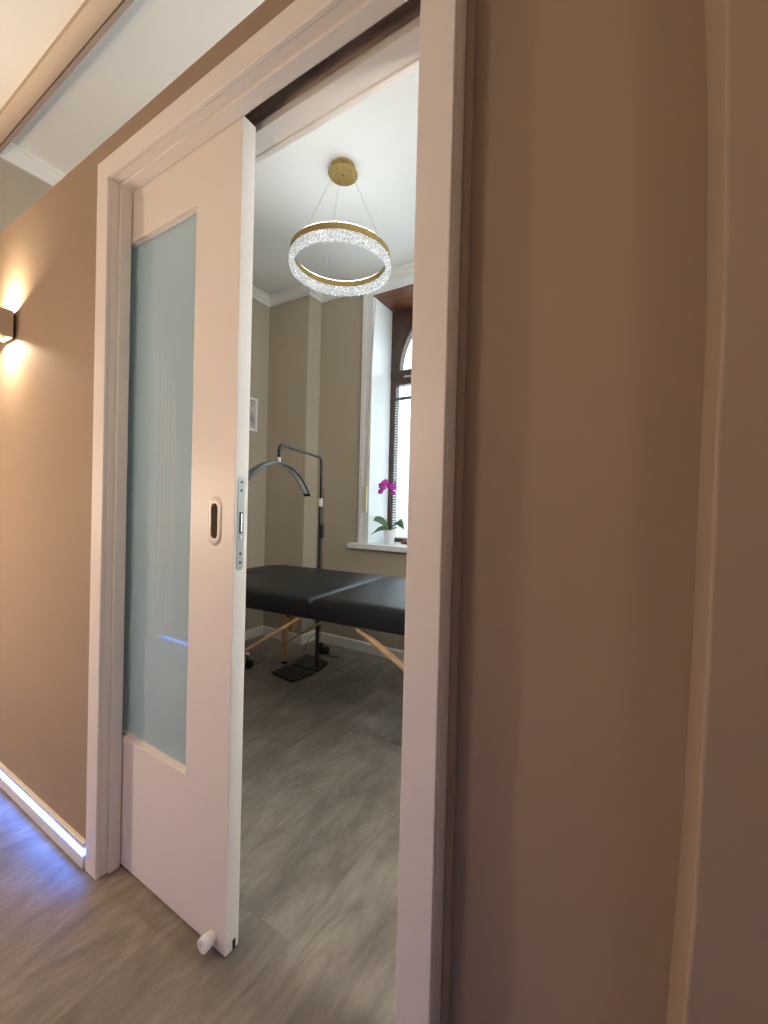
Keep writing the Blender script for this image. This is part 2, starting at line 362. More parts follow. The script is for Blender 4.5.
b = B()
box(b, XLI-.004, XLI+.010, .064, .1152, .001, 2.056, .001); box(b, XLI-.004, XR, .066, .1152, 2.0565, 2.0775, .001)
struct('rear_liner', b, M['lacquer'], None, frame)
b = B(); x0, x1 = XLI-.06, XR+.065
prism(b, [(x0, .001), (x0, 2.12), (x1, 2.12), (x1, .001), (XR-.006, .001), (XR-.006, 2.050), (XLI+.006, 2.050), (XLI+.006, .001)], .1155, .130, 'Y', .002)
struct('rear_casing', b, M['lacquer'], None, frame)
b = B(); box(b, XR+cw+.0005, XR+cw+.014, -.012, -.0005, .001, HC+.01, .002); 
struct('caulk_bead', b, M['tan'], 'tan painted edge bead beside casing', frame)

# ------------------------------------------------------------------ sliding door leaf
door = empty('door_1', (-1.285, .032, 0), label='white sliding door leaf with long frosted glass pane, half open', kind='structure')
def dpart(name, b, m, label=None, parent=None, smooth=False):
    b.transform(Matrix.Translation((1.285, -.032, 0))); o = obj(name, b, m, parent or door, smooth)
    if label: o['label'] = label
    return o
LX0, LX1, LY0, LY1, LZ0, LZ1 = -1.735, -.8351, .0122, .0522, .006, 2.050
GX0, GX1, GZ0, GZ1 = -1.55, -1.010, .395, 1.897
b = B()
def ring_prism(bm, o, i, y0, y1):
    """frame between outer rect o and inner rect i (x0,x1,z0,z1), from y0 to y1"""
    b2 = bmesh.new()
    def rc(r, y): x0, x1, z0, z1 = r; return [b2.verts.new(p) for p in ((x0, y, z0), (x1, y, z0), (x1, y, z1), (x0, y, z1))]
    a, c, d, e = rc(o, y0), rc(i, y0), rc(o, y1), rc(i, y1)
    for k in range(4):
        j = (k+1) % 4
        b2.faces.new((a[k], a[j], c[j], c[k])); b2.faces.new((d[j], d[k], e[k], e[j])); b2.faces.new((a[j], a[k], d[k], d[j])); b2.faces.new((c[k], c[j], e[j], e[k]))
    bmesh.ops.recalc_face_normals(b2, faces=b2.faces)
    es = [q for q in b2.edges if abs(q.verts[0].co.y-q.verts[1].co.y) < 1e-6 and len(q.link_faces) == 2 and abs(q.link_faces[0].normal.dot(q.link_faces[1].normal)) < .5]
    bmesh.ops.bevel(b2, geom=es, offset=.0015, segments=2, profile=.5, affect='EDGES')
    join(bm, b2)
ring_prism(b, (LX0, LX1, LZ0, LZ1), (GX0, GX1, GZ0, GZ1), LY0, LY1)
panel = dpart('panel', b, M['door'])
for yy0, yy1 in ((LY0+.0095, LY0+.0172), (LY1-.014, LY1-.0045)):   # glazing beads
    b = B(); ring_prism(b, (GX0+.0003, GX1-.0003, GZ0+.0003, GZ1-.0003), (GX0+.006, GX1-.006, GZ0+.009, GZ1-.004), yy0, yy1)
    dpart('glazing_bead', b, M['door'])
b = B(); box(b, GX0+.001, GX1-.001, .0298, .0348, GZ0+.001, GZ1-.001); glass = dpart('glass_pane', b, M['frost'], 'frosted pale blue glass with fine vertical etched stripes')
def stadium(cx, cz, hw, hh, n=10):
    p = []
    for k in range(n+1): a = pi*k/n; p.append((cx+hw*cos(a), cz+hh-hw+hw*sin(a)))
    for k in range(n+1): a = pi+pi*k/n; p.append((cx+hw*cos(a), cz-hh+hw+hw*sin(a)))
    return p
# flush pull: a rounded rim with a sunk cup
b = B(); cx, cz = -.908, 1.072
b2 = bmesh.new(); A = stadium(cx, cz, .026, .062); I = stadium(cx, cz, .0135, .045); I2 = stadium(cx, cz, .0125, .044); A2 = stadium(cx, cz, .0235, .0595)
def loop(pts, y): return [b2.verts.new((x, y, z)) for x, z in pts]
ls = [loop(A, LY0-.0003), loop(A, LY0-.0012), loop(A2, LY0-.003), loop(I, LY0-.003), loop(I2, LY0-.0008)]
for P, Q in zip(ls, ls[1:]):
    for k in range(len(P)): b2.faces.new((P[k], P[(k+1) % len(P)], Q[(k+1) % len(P)], Q[k]))
bmesh.ops.recalc_face_normals(b2, faces=b2.faces); join(b, b2)
pull = dpart('flush_pull', b, M['nickel'], 'oval satin nickel flush pull', smooth=40)
b = B(); prism(b, stadium(cx, cz, .0128, .0443), LY0-.0009, LY0-.0002); b.transform(Matrix.Translation((1.285, -.032, 0)))
obj('pull_cup', b, M['nickel_dark'], pull)
# lock plate on the leading edge
b = B()
def edge_stad(cy, cz, hw, hh, x0, x1): prism(b, [(p, q) for p, q in stadium(cy, cz, hw, hh)], x0, x1, 'X')
edge_stad(.0302, 1.068, .0095, .115, LX1+.0002, LX1+.0018)
lock = dpart('lock_plate', b, M['steel'], 'steel lock plate on the door edge')
b = B()
for z in (1.170, 1.149, .994, .972): prism(b, [(.0302+.0032*cos(a*pi/6), z+.0032*sin(a*pi/6)) for a in range(12)], LX1+.0019, LX1+.0024, 'X')
box(b, LX1+.0019, LX1+.0022, .0252, .0352, 1.044, 1.096)
b.transform(Matrix.Translation((1.285, -.032, 0))); obj('screw_hole', b, M['hole'], lock)
b = B(); box(b, LX1+.0023, LX1+.0045, .0288, .0325, 1.047, 1.093, .0005); prism(b, [(.0302+.004*cos(a*pi/6), 1.035+.004*sin(a*pi/6)) for a in range(12)], LX1+.0019, LX1+.0035, 'X')
b.transform(Matrix.Translation((1.285, -.032, 0))); obj('latch', b, M['chrome'], lock)
b = B(); box(b, LX1+.0001, LX1+.0012, .0335, .0415, LZ0+.0005, .030); dpart('guide_slot', b, M['hole'], 'dark floor guide slot')
b = B(); mt = Matrix.Rotation(rad(90), 4, 'X')
lathe(b, [(0, 0), (.015, 0), (.015, .010), (.0175, .0115), (.0175, .029), (.0165, .031), (.008, .031), (.007, .027), (0, .027)], (-.884, LY0-.0002, .032), 24, mt)
dpart('stop_bumper', b, M['pot'], 'short white round stop', smooth=40)

# ------------------------------------------------------------------ window
def arch_pts(a, h, cx, z0, n=28): return [(cx+a*cos(pi*k/n), z0+h*sin(pi*k/n)) for k in range(n+1)]
WCX = (WX0+WX1)/2; TR0, TR1 = 2.115, 2.232
win = empty('window_1', (WCX, WY, WZ0), label='dark brown wooden window with arched upper light', kind='structure')
def wpart(name, b, m, label=None, parent=None, smooth=False):
    b.transform(Matrix.Translation((-WCX, -WY, -WZ0))); o = obj(name, b, m, parent or win, smooth)
    if label: o['label'] = label
    return o
b = B()
# upper board with an arched hole: strips between arch and rectangle
a_, h_ = (WX1-WX0)/2-.09, .475
ap = arch_pts(a_, h_, WCX, TR1)
b2 = bmesh.new()
def outer(k, n): 
    x, z = ap[k]; ang = math.atan2(z-TR1, x-WCX)
    hx, hz = (WX1-WX0)/2, WZ1-TR1
    t = min(hx/max(abs(cos(ang)), 1e-6), hz/max(abs(sin(ang)), 1e-6)); return (WCX+t*cos(ang), TR1+t*sin(ang))
ops = [outer(k, 28) for k in range(29)]
# make sure rect corners are present
def snap(ops, c):
    i = min(range(len(ops)), key=lambda i: (ops[i][0]-c[0])**2+(ops[i][1]-c[1])**2); ops[i] = c
snap(ops, (WX1, WZ1)); snap(ops, (WX0, WZ1))
for y0, y1 in ((WY, WY+.06),):
    F = [[b2.verts.new((p[0], y, p[1])) for p in L] for L in (ap, ops) for y in (y0, y1)]
    af, ab, of, ob_ = F
    for k in range(28):
        b2.faces.new((af[k], af[k+1], of[k+1], of[k])); b2.faces.new((ab[k+1], ab[k], ob_[k], ob_[k+1]))
        b2.faces.new((af[k+1], af[k], ab[k], ab[k+1])); b2.faces.new((of[k], of[k+1], ob_[k+1], ob_[k]))
bmesh.ops.recalc_face_normals(b2, faces=b2.faces); join(b, b2)
box(b, WX0, WX1, WY-.004, WY+.06, TR0+.055, TR1, .004)                      # transom rail
box(b, WX0, WX1, WY, WY+.06, TR0, TR0+.05, .003)
for x0, x1 in ((WX0, WX0+.058), (WX1-.058, WX1)): box(b, x0, x1, WY, WY+.06, WZ0, TR0+.001, .003)
box(b, WX0, WX1, WY, WY+.06, WZ0, WZ0+.035, .003)
wpart('frame', b, M['wood_dark'])
b = B(); tube(b, [(x*1.0, WY-.001, z) for x, z in arch_pts(a_+.012, h_+.012, WCX, TR1)], .009, 6); wpart('arch_bead', b, M['wood_dark'])
b = B(); prism(b, [(x, z) for x, z in arch_pts(a_+.002, h_+.002, WCX, TR1-.002)], WY+.03, WY+.035); wpart('arch_pane', b, M['glass'], 'bright arched glass pane')
b = B(); box(b, WX0+.055, WX1-.055, WY+.03, WY+.035, WZ0+.03, TR0+.002); wpart('pane', b, M['glass'])
b = B(); box(b, WX0+.115, WX0+.120, WY+.024, WY+.029, 1.99, TR0); box(b, WX1-.120, WX1-.115, WY+.024, WY+.029, 1.99, TR0); wpart('glazing_line', b, M['grey_metal'])
b = B(); box(b, -1.64, -1.50, WY-.016, WY-.0045, 2.166, 2.178, .003); box(b, -1.62, -1.605, WY-.03, WY-.016, 2.167, 2.177, .002); wpart('latch', b, M['nickel'])
b = B(); box(b, WX0-.150, WX1+.1, 1.945, WY-.0005, .80, .84, .004); wpart('window_sill', b, M['white'], 'thick white sill board')
b = B()
box(b, WX0-.0001, WX0+.008, YB-.012, WY-.0005, .8405, WZ1-.0105); box(b, WX1-.008, WX1, YB-.012, WY-.0005, .8405, WZ1-.0105)
box(b, WX0-.088, WX0-.050, YB-.016, YB-.0005, .8405, 2.80, .003); box(b, WX0-.050, WX0-.0005, YB-.012, YB-.0005, .8405, 2.80, .002)
box(b, WX1+.0005, WX1+.103, YB-.016, YB-.0005, .8405, 2.80, .003)
box(b, WX0, WX1, YB-.014, YB-.0005, WZ1, 2.80, .002)
wpart('reveal_lining', b, M['white'], 'white reveal lining and surround')
b = B(); box(b, WX0+.0002, WX1-.0002, YB-.010, WY-.0005, WZ1-.010, WZ1); wpart('head_board', b, M['wood_reveal'], 'brown wood board under the window head')
w2 = empty('added_window', (XE+.05, 1.10, .86), label='added unseen side window in the right wall of the room, brown framed', kind='structure')  # unseen window, added to bring more light into the room
b = B(); ring_prism(b, (-.55, .55, 0, 1.72), (-.50, .50, .05, 1.67), -.03, .03); box(b, -.02, .02, -.02, .02, .05, 1.67, .002); b.transform(Matrix.Rotation(rad(90), 4, 'Z')); obj('frame', b, M['wood_dark'], w2)
b = B(); box(b, -.003, .003, -.499, .499, .051, 1.669); obj('pane', b, M['glass'], w2)
# venetian blind
blind = empty('venetian_blind', (WCX, WY-.02, 1.985), label='white horizontal slat blind hanging over the lower window pane', cat='blind')
b = B(); box(b, -.445, .445, -.010, .010, 0, .022, .002); obj('head_rail', b, M['grey_metal'], blind)
b = B(); z = -.012
while z > -1.09:
    box(b, -.446, .446, -.0125, .0125, -.0004, .0004, mtx=Matrix.Translation((0, 0, z)) @ Matrix.Rotation(rad(24), 4, 'X')); z -= .021
obj('slats', b, M['blind'], blind)
b = B()
for x in (-.40, 0, .40): tube(b, [(x, -.014, 0), (x, -.014, -1.09)], .0008, 5)
box(b, -.443, .443, -.012, .012, -1.108, -1.094, .002); obj('bottom_rail', b, M['blind'], blind)
# strap
st = empty('shutter_strap', (-1.775, 1.975, 1.28), label='tan shutter strap hanging at the left side of the window', cat='strap')
b = B(); b2 = bmesh.new(); n = 14
for k in range(n):
    pass
b2.free()
def ribbon(bm, pts, w, t):
    for (p, q) in zip(pts, pts[1:]):
        d = Vector(q)-Vector(p); L = d.length; m = Matrix.Translation(p) @ d.to_track_quat('Z', 'Y').to_matrix().to_4x4(); box(bm, -w/2, w/2, -t/2, t/2, -.001, L+.001, mtx=m)
ribbon(b, [(0, 0, -.03), (.004, .0, .3), (.012, 0, .7), (.026, 0, 1.1), (.042, .004, 1.435)], .011, .002); obj('strap', b, M['strap'], st)
b = B(); box(b, -.027, .004, -.007, .007, -.20, -.005, .003); obj('weight', b, M['strapbox'], st)
# ------------------------------------------------------------------ orchid
po = empty('potted_orchid', (-1.635, 2.10, .84), label='magenta orchid in a small white ribbed pot on the window sill', cat='plant')
b = B(); b2 = bmesh.new(); prof = [(0, .0), (.031, 0), (.033, .004), (.047, .096), (.050, .098), (.050, .106), (.045, .106), (.042, .092), (.0, .088)]
lathe(b, prof, (0, 0, .0005), 48)
for v in b.verts:
    if .01 < v.co.z < .09:
        r = math.hypot(v.co.x, v.co.y); a = math.atan2(v.co.y, v.co.x)
        if r > .02: f = 1+.02*cos(24*a); v.co.x *= f; v.co.y *= f
b2.free(); obj('pot', b, M['pot'], po, 40)
b = B(); lathe(b, [(0, .092), (.02, .104), (.038, .100), (.0425, .094)], seg=20)
for k in range(26): a = random.random()*6.28; r = random.random()*.03; ball(b, (r*cos(a), r*sin(a), .102), .006+.003*random.random(), (1, 1.3, .7), 6)
obj('bark', b, M['soil'], po)
def leafmesh(bm, pts, wmax, side):
    pts = [Vector(p) for p in pts]; n = len(pts); side = Vector(side).normalized(); rows = []
    for i, p in enumerate(pts):
        t = i/(n-1); w = wmax*max(.04, sin(pi*min(1, (t*.93+.08)))**.65)
        tt = (pts[min(i+1, n-1)]-pts[max(i-1, 0)]).normalized(); nrm = tt.cross(side).normalized()
        rows.append([bm.verts.new(p+side*w*s+nrm*(abs(s)*.25*w)*(-1)) for s in (-1, -.5, 0, .5, 1)])
    for A, C in zip(rows, rows[1:]):
        for k in range(4): bm.faces.new((A[k], A[k+1], C[k+1], C[k]))
def bez(p0, p1, p2, n=14):
    p0, p1, p2 = map(Vector, (p0, p1, p2)); return [((1-t)**2)*p0+2*t*(1-t)*p1+t*t*p2 for t in [k/n for k in range(n+1)]]
for p0, p1, p2, w, sd in (
    ((-.005, 0, .11), (-.085, -.02, .225), (-.170, -.02, .172), .027, (.3, .7, .9)),
    ((.008, 0, .11), (.075, .0, .235), (.135, -.02, .115), .032, (.5, .6, .9)),
    ((-.005, -.01, .11), (-.06, -.03, .135), (-.12, -.05, .075), .018, (-.2, .5, .9)),
    ((.0, .01, .11), (.035, .04, .14), (.07, .06, .13), .02, (-1, .8, 0))):
    b = B(); leafmesh(b, bez(p0, p1, p2), w, sd); o = obj('leaf', b, M['leaf'], po, True)
    sm = o.modifiers.new('s', 'SOLIDIFY'); sm.thickness = .0016
b = B(); tube(b, bez((-.12, -.05, .078), (-.15, -.07, .045), (-.185, -.075, .012)), [.003-.0001*k for k in range(15)], 6)
tube(b, bez((-.005, .0, .11), (-.06, -.03, .17), (-.115, -.04, .085)), .002, 6)
obj('aerial_root', b, M['stem'], po, True)
b = B(); tube(b, [(-.002, .004, .09), (-.006, .006, .42)], .0035, 8); tube(b, [(-.001, 0, .10), (.002, 0, .30)], .006, 8); obj('stake', b, M['stake'], po, True)
b = B(); s1 = bez((-.002, 0, .10), (-.01, -.004, .44), (-.004, -.002, .46)); s2 = bez((-.004, -.002, .44), (-.01, -.01, .50), (-.075, -.03, .40))
s3 = bez((-.004, -.002, .44), (.02, -.008, .50), (.052, -.02, .485))
tube(b, s1, .0028, 7); tube(b, s2, .002, 6); tube(b, s3, .0018, 6); obj('stem', b, M['stem'], po, True)
def flower(c, r, rot):
    f = B()
    for k in range(5):
        a = rot+2*pi*k/5; w = r*(.5 if k % 2 else .36); ln = r
        p0 = Vector((0, 0, 0)); p2 = Vector((ln*sin(a), .0, ln*cos(a))); p1 = p2*.55+Vector((0, -.006, 0)); sd = Vector((cos(a), 0, -sin(a)))
        leafmesh(f, bez(p0, p1, p2, 7), w, sd)
    ball(f, (0, -.005, -.003), r*.2, (1, 1, 1.2), 8)
    f.transform(Matrix.Translation(c) @ Matrix.Rotation(rad(30+random.uniform(-25, 25)), 4, 'Z') @ Matrix.Rotation(rad(random.uniform(-20, 20)), 4, 'X'))
    o = obj('flower', f, M['petal'], po, True); sm = o.modifiers.new('s', 'SOLIDIFY'); sm.thickness = .001
for c, r in (((-.038, -.02, .472), .030), ((-.064, -.03, .448), .030), ((-.072, -.032, .403), .024), ((-.006, -.014, .444), .026), ((.032, -.02, .438), .030), ((.034, -.018, .392), .020), ((-.048, -.03, .430), .022)):
    flower(c, r, random.random())
b = B(); ball(b, (.050, -.02, .470), .008, (1, 1, 1.3), 10); o = obj('bud', b, M['petal'], po, True)
# trinket beside the pot
b = B(); ball(b, (0, 0, .018), .022, (1.5, 1, .8), 14); ball(b, (.03, .004, .012), .014, (1.3, 1, .8), 10); ball(b, (-.034, .0, .009), .010, (1, 1, .85), 10)
for v in b.verts: v.co += Vector((random.uniform(-1, 1), random.uniform(-1, 1), random.uniform(-1, 1)))*.0015; v.co.z = max(v.co.z, .0006)
o = obj('stone_ornament', b, M['red'], None, False, (-1.525, 2.16, .84)); tag(o, 'small reddish-brown ornament lying on the sill right of the orchid pot', 'ornament')

# ------------------------------------------------------------------ pendant lamp
PX, PY, PZ = -1.357, 1.067, CZ
pl = empty('ring_pendant_lamp', (PX, PY, PZ), label='gold ring pendant lamp with crystal band hanging from the ceiling', cat='lamp')
b = B(); lathe(b, [(0, -.0005), (.062, -.0005), (.062, -.036), (.0755, -.036), (.0765, -.038), (.0755, -.0405), (0, -.0405)], seg=48); can = obj('canopy', b, M['gold'], pl, 30)
b = B()
tube(b, [(0, 0, -.0406), (0, 0, -.0412)], .005, 12)
obj('canopy_hole', b, M['hole'], can)
b = B()
for k in range(5):                                          # dark scribble of printed marks on the side
    a = rad(-52+k*9.5); p = Matrix.Rotation(a, 4, 'Z')
    for y0, z0, y1, z1 in (((-.003, -.026, -.003, -.012), (-.003, -.012, .002, -.026), (.002, -.026, .002, -.012)), ((-.003, -.024, 0, -.014), (0, -.014, .003, -.024), (-.002, -.020, .002, -.020)), ((-.002, -.024, -.002, -.013), (-.002, -.018, .002, -.013), (-.002, -.018, .002, -.024)), ((-.002, -.025, -.002, -.014), (-.002, -.025, .002, -.024)), ((-.002, -.015, .002, -.015), (-.002, -.025, .002, -.025)))[k]:
        tube(b, [p @ Vector((.0622, y0, z0)), p @ Vector((.0622, y1, z1))], .0009, 5)
obj('printed_marks', b, M['hole'], can)
RX, RY, RR = -.003, -.002, .258
angs = [rad(150), rad(-5), rad(-92)]
RZ = -.5          # centre of ring below ceiling
for a in angs:
    b = B(); p0 = Vector((.052*cos(a), .052*sin(a), -.0405)); p1 = Vector((RX+(RR-.008)*cos(a), RY+(RR-.008)*sin(a), RZ+.044))
    tube(b, [p0, p1], .0009, 6); obj('suspension_cable', b, M['steel'], pl)
    b = B(); tube(b, [p0+Vector((0, 0, .001)), p0+Vector((0, 0, -.010))], .0035, 8); obj('cable_grip', b, M['gold'], pl)
def band(bm, r0, r1, z0, z1, seg=120):
    lathe(bm, [(r0, z0), (r1, z0), (r1, z1), (r0, z1), (r0, z0)], (RX, RY, RZ), seg)
b = B(); band(b, RR-.016, RR, .012, .043); obj('gold_ring', b, M['gold'], pl, 30)
b = B(); band(b, RR-.0145, RR-.0015, .0434, .0446); M['ring_fill_glow'] = mat('ring_fill_glow', (1, 1, 1), .4, emis=(.93, .98, 1), es=RING_FILL); obj('top_diffuser', b, M['ring_fill_glow'], pl, 30, )  # top strip glow added to brighten the ceiling and room
pl.children[-1]['label'] = 'white top strip with added glow'
b = B()
lathe(b, [(RR-.018, .0115), (RR-.019, 0), (RR-.019, -.014), (RR-.019, -.028), (RR-.018, -.037), (RR+.001, -.037), (RR+.003, -.028), (RR+.003, -.014), (RR+.003, 0), (RR+.001, .0115), (RR-.018, .0115)], (RX, RY, RZ), 260)
for v in b.verts:
    v.co += Vector((random.uniform(-1, 1), random.uniform(-1, 1), random.uniform(-1, 1)))*.0022
    v.co.z = min(v.co.z, RZ+.0115)
obj('crystal_band', b, M['crystal'], pl)

# ------------------------------------------------------------------ massage table
ta = rad(4.3)
tb = empty('massage_table', (-1.297, 1.175, 0), ta, label='black padded folding massage table on beech wood legs', cat='table')
HW = .395; TH = .70
def cushion(u0, u1, round_end):
    b = B(); r = .11; pts = []
    def corner(cx, cy, a0): return [(cx+r*cos(a0+k*pi/16), cy+r*sin(a0+k*pi/16)) for k in range(9)]
    if round_end < 0: pts = corner(u0+r, HW-r, pi/2)+corner(u0+r, -HW+r, pi)+[(u1, -HW), (u1, HW)]
    else: pts = [(u0, HW), (u0, -HW)]+corner(u1-r, -HW+r, -pi/2)+corner(u1-r, HW-r, 0)
    b2 = bmesh.new()
    cxm = (u0+u1)/2
    def ringz(ins, z):
        out = []
        for x, y in pts:
            sx = 1-ins/((u1-u0)/2); sy = 1-ins/HW; out.append(b2.verts.new((cxm+(x-cxm)*sx, y*sy, z)))
        return out
    prof = [(.012, .598), (.003, .602), (0, .61), (0, .655), (.002, .668), (.009, .682), (.020, .692), (.036, .698), (.06, .700), (.12, .7015)]
    rings = [ringz(i, z) for i, z in prof]
    for A, C in zip(rings, rings[1:]):
        for k in range(len(A)): b2.faces.new((A[k], A[(k+1) % len(A)], C[(k+1) % len(A)], C[k]))
    b2.faces.new(rings[0][::-1]); b2.faces.new(rings[-1]); bmesh.ops.recalc_face_normals(b2, faces=b2.faces)
    join(b, b2); return obj('padded_top', b, M['vinyl'], tb, 50)
c1 = cushion(-.905, -.003, -1); c2 = cushion(.003, .92, 1)
b = B(); lathe(b, [(0, .7045), (.075, .7045), (.083, .7035), (.085, .702), (.082, .7012)], (-.765, 0, 0), 36); obj('face_hole_plug', b, M['vinyl'], c1, 40)
b = B()
for u0, u1 in ((-.86, -.02), (.02, .86)):
    for v in (-HW+.10, HW-.075): box(b, u0, u1, v, v+.018, .568, .5975, .002)
    for u in (u0, u1-.02): box(b, u, u+.02, -HW+.119, HW-.076, .568, .5975, .002)
obj('wooden_frame', b, M['beech'], tb)
def plank(name, p, q, w, t, parent=None, m='beech'):
    b = B(); p = Vector(p); q = Vector(q); d = q-p; L = d.length
    m4 = Matrix.Translation(p) @ d.to_track_quat('Z', 'Y').to_matrix().to_4x4(); box(b, -w/2, w/2, -t/2, t/2, 0, L, .002, mtx=m4)
    return obj(name, b, M[m], parent or tb)
for s in (-1, 1):
    for v in (-.35, .372):
        u = s*.787
        b = B(); box(b, u-.019, u-.006, v-.017, v+.017, .12, .59, .002); box(b, u+.006, u+.019, v-.017, v+.017, .12, .59, .002); box(b, u-.0055, u+.0055, v-.016, v+.016, .02, .42, .001)
        box(b, u-.016, u+.016, v-.012, v+.012, .016, .11, .002)
        lg = obj('leg', b, M['beech'], tb)
        b = B(); box(b, u-.018, u+.018, v-.015, v+.015, .0005, .0155, .003); obj('rubber_foot', b, M['blackp'], lg)
        b = B(); lathe(b, [(0, 0), (.012, 0), (.014, .006), (.012, .014), (0, .015)], (u+.0195, v, .34), 14, Matrix.Rotation(rad(90), 4, 'Y')); obj('knob', b, M['blackp'], lg)
        if s < 0: plank('brace', (-.80, v-.024, .135), (-.07, v-.024, .592), .034, .012)
        else: plank('brace', (.83, v-.024, .262), (.245, v-.024, .592), .034, .012)
    b = B(); box(b, s*.787-.008, s*.787+.008, -.332, .354, .49, .55, .002); obj('cross_rail', b, M['beech'], tb)
b = B()
for s in (-1, 1):
    for v in (-.22, .22): tube(b, [(s*.02, v, .60), (s*.42, v+.03, .395), (s*.80, v+.05, .16)], .0012, 5); tube(b, [(s*.36, v, .598), (s*.345, v, .43)], .0012, 5)
obj('tension_cable', b, M['steel'], tb)
b = B()
ball(b, (-.36, -.22, .432), .007); obj('cable_stopper', b, M['chrome'], tb)
for v in (-HW+.13, HW-.10):
    b = B(); box(b, -.019, .019, v-.004, v+.004, .583, .5975, .001); obj('hinge', b, M['chrome'], tb)
# mustard pouch hanging from the table frame behind the far left leg
b = B(); box(b, -.045, .030, -.018, .018, -.34, 0, .012, 3)
for v in b.verts: v.co.x *= 1-.25*max(0, (-v.co.z-.2)/.14); v.co.y *= 1+.3*sin(-v.co.z*9)
o = obj('cloth_pouch', b, M['mustard'], None, 50, (-2.165, 1.60, .535)); tag(o, 'mustard yellow cloth pouch hanging under the massage table behind its far left leg', 'bag')
# ------------------------------------------------------------------ lamp stand
px, py = -1.865, 1.548
ls_ = empty('arch_lamp_stand', (px, py, 0), label='black floor lamp with grey half moon arch over the massage table', cat='lamp')
b = B()
def quad_slab(pts, z0, z1):
    prism(b, [(x-px+.020, y-py-.035) for x, y in pts], z0, z1, 'Z', .003)
def rquad(pts, r=.02):
    out = []; n = len(pts)
    for i in range(n):
        p = Vector(pts[i]); a = (Vector(pts[i-1])-p).normalized(); c = (Vector(pts[(i+1) % n])-p).normalized()
        for k in range(5): t = k/4; out.append(tuple((1-t)**2*(p+a*r)+2*t*(1-t)*p+t*t*(p+c*r)))
    return out
quad_slab(rquad([(-2.062, 1.335), (-1.848, 1.312), (-1.832, 1.505), (-2.055, 1.505)]), .0005, .016); front = obj('base_plate', b, M['black'], ls_)
b = B(); quad_slab(rquad([(-2.057, 1.520), (-1.832, 1.520), (-1.868, 1.690), (-2.11, 1.735)]), .0005, .016); obj('base_plate', b, M['black'], ls_)
b = B(); box(b, -.15, .05, -.079, -.067, .0005, .009); obj('base_seam', b, M['steel'], ls_)
b = B(); lathe(b, [(0, .016), (.020, .016), (.020, .022), (.0125, .026), (.0125, 1.115), (0, 1.115)], seg=20); obj('lower_pole', b, M['black'], ls_, 40)
b = B(); lathe(b, [(.0, 1.1155), (.0165, 1.1155), (.017, 1.12), (.017, 1.165), (.0155, 1.17), (0, 1.17)], seg=20); obj('collar', b, M['cap'], ls_, 40)
ax, ay = -1.660-px, .955-py
pts = [(0, 0, 1.1705), (0, 0, 1.36)]
def arc(c, d0, d1, r, n=6): return [tuple(Vector(c)+r*(Vector(d0)*cos(t)+Vector(d1)*sin(t))) for t in [pi/2*k/n for k in range(n+1)]]
dr = Vector((ax, ay, 0)).normalized(); rr = .045; L = math.hypot(ax, ay); zt = 1.447
pts += arc(tuple(dr*rr+Vector((0, 0, zt-rr))), tuple(-dr), (0, 0, 1), rr)
pts += arc(tuple(dr*(L-rr)+Vector((0, 0, zt-rr))), (0, 0, 1), tuple(dr), rr); pts.append((ax, ay, 1.375))
b = B(); tube(b, pts, .0085, 12); obj('gooseneck_arm', b, M['black'], ls_, True)
b = B(); lathe(b, [(0, 1.351), (.010, 1.351), (.010, 1.3745), (0, 1.3745)], (ax, ay, 0), 14); obj('joint', b, M['cap'], ls_, 40)
ph = rad(-73); RA = .50; zA = 1.350
def arch_band(th0, th1, w, t, dz, m, name):
    b = B(); rows = []; n = 44
    for k in range(n+1):
        th = rad(th0+(th1-th0)*k/n); rad_dir = Vector((sin(th)*cos(ph), sin(th)*sin(ph), cos(th))); c = Vector((ax, ay, zA-RA))+rad_dir*RA
        sd = Vector((-sin(ph), cos(ph), 0))
        rows.append([b.verts.new(c+sd*w/2*a+rad_dir*(e*t+dz)) for a, e in ((-1, -.7), (-.8, -1), (.8, -1), (1, -.7), (.75, 0), (-.75, 0))])
    for A, C in zip(rows, rows[1:]):
        for k in range(6): b.faces.new((A[k], A[(k+1) % 6], C[(k+1) % 6], C[k]))
    b.faces.new(rows[0]); b.faces.new(rows[-1][::-1]); bmesh.ops.recalc_face_normals(b, faces=b.faces)
    return obj(name, b, M[m], ls_, 40)
arch_band(-46, 43, .044, .013, 0, 'grey_metal', 'arch_head')
arch_band(-48, -46.02, .045, .014, 0, 'blackp', 'end_cap'); arch_band(43.02, 45, .041, .014, 0, 'blackp', 'end_cap')
arch_band(-45, 42, .026, .003, -.0135, 'pot', 'light_diffuser')
b = B(); box(b, .014, .032, -.012, .012, .90, .99, .004); obj('switch_box', b, M['blackp'], ls_)
b = B(); tube(b, [(.022, 0, .90), (.024, 0, .6), (.020, .002, .3), (.020, .01, .05), (.03, .05, .02), (.0, .12, .006), (-.03, .13, .006)], .0025, 6)
tube(b, [(.022, 0, .99), (.024, .002, 1.1), (.022, .002, 1.24)], .0025, 6); obj('power_cable', b, M['blackp'], ls_, True)
# power adapter on the floor
b = B(); box(b, -.055, .045, -.03, .03, .0005, .055, .014, 3); box(b, -.03, .0, -.012, .012, .05, .075, .005); tube(b, [(.045, 0, .02), (.08, -.02, .006), (.12, -.03, .005), (.16, -.01, .005)], .003, 6)
o = obj('power_adapter', b, M['blackp'], None, 50, (-2.02, 1.80, 0)); tag(o, 'black power adapter lying on the floor behind the lamp base', 'adapter')
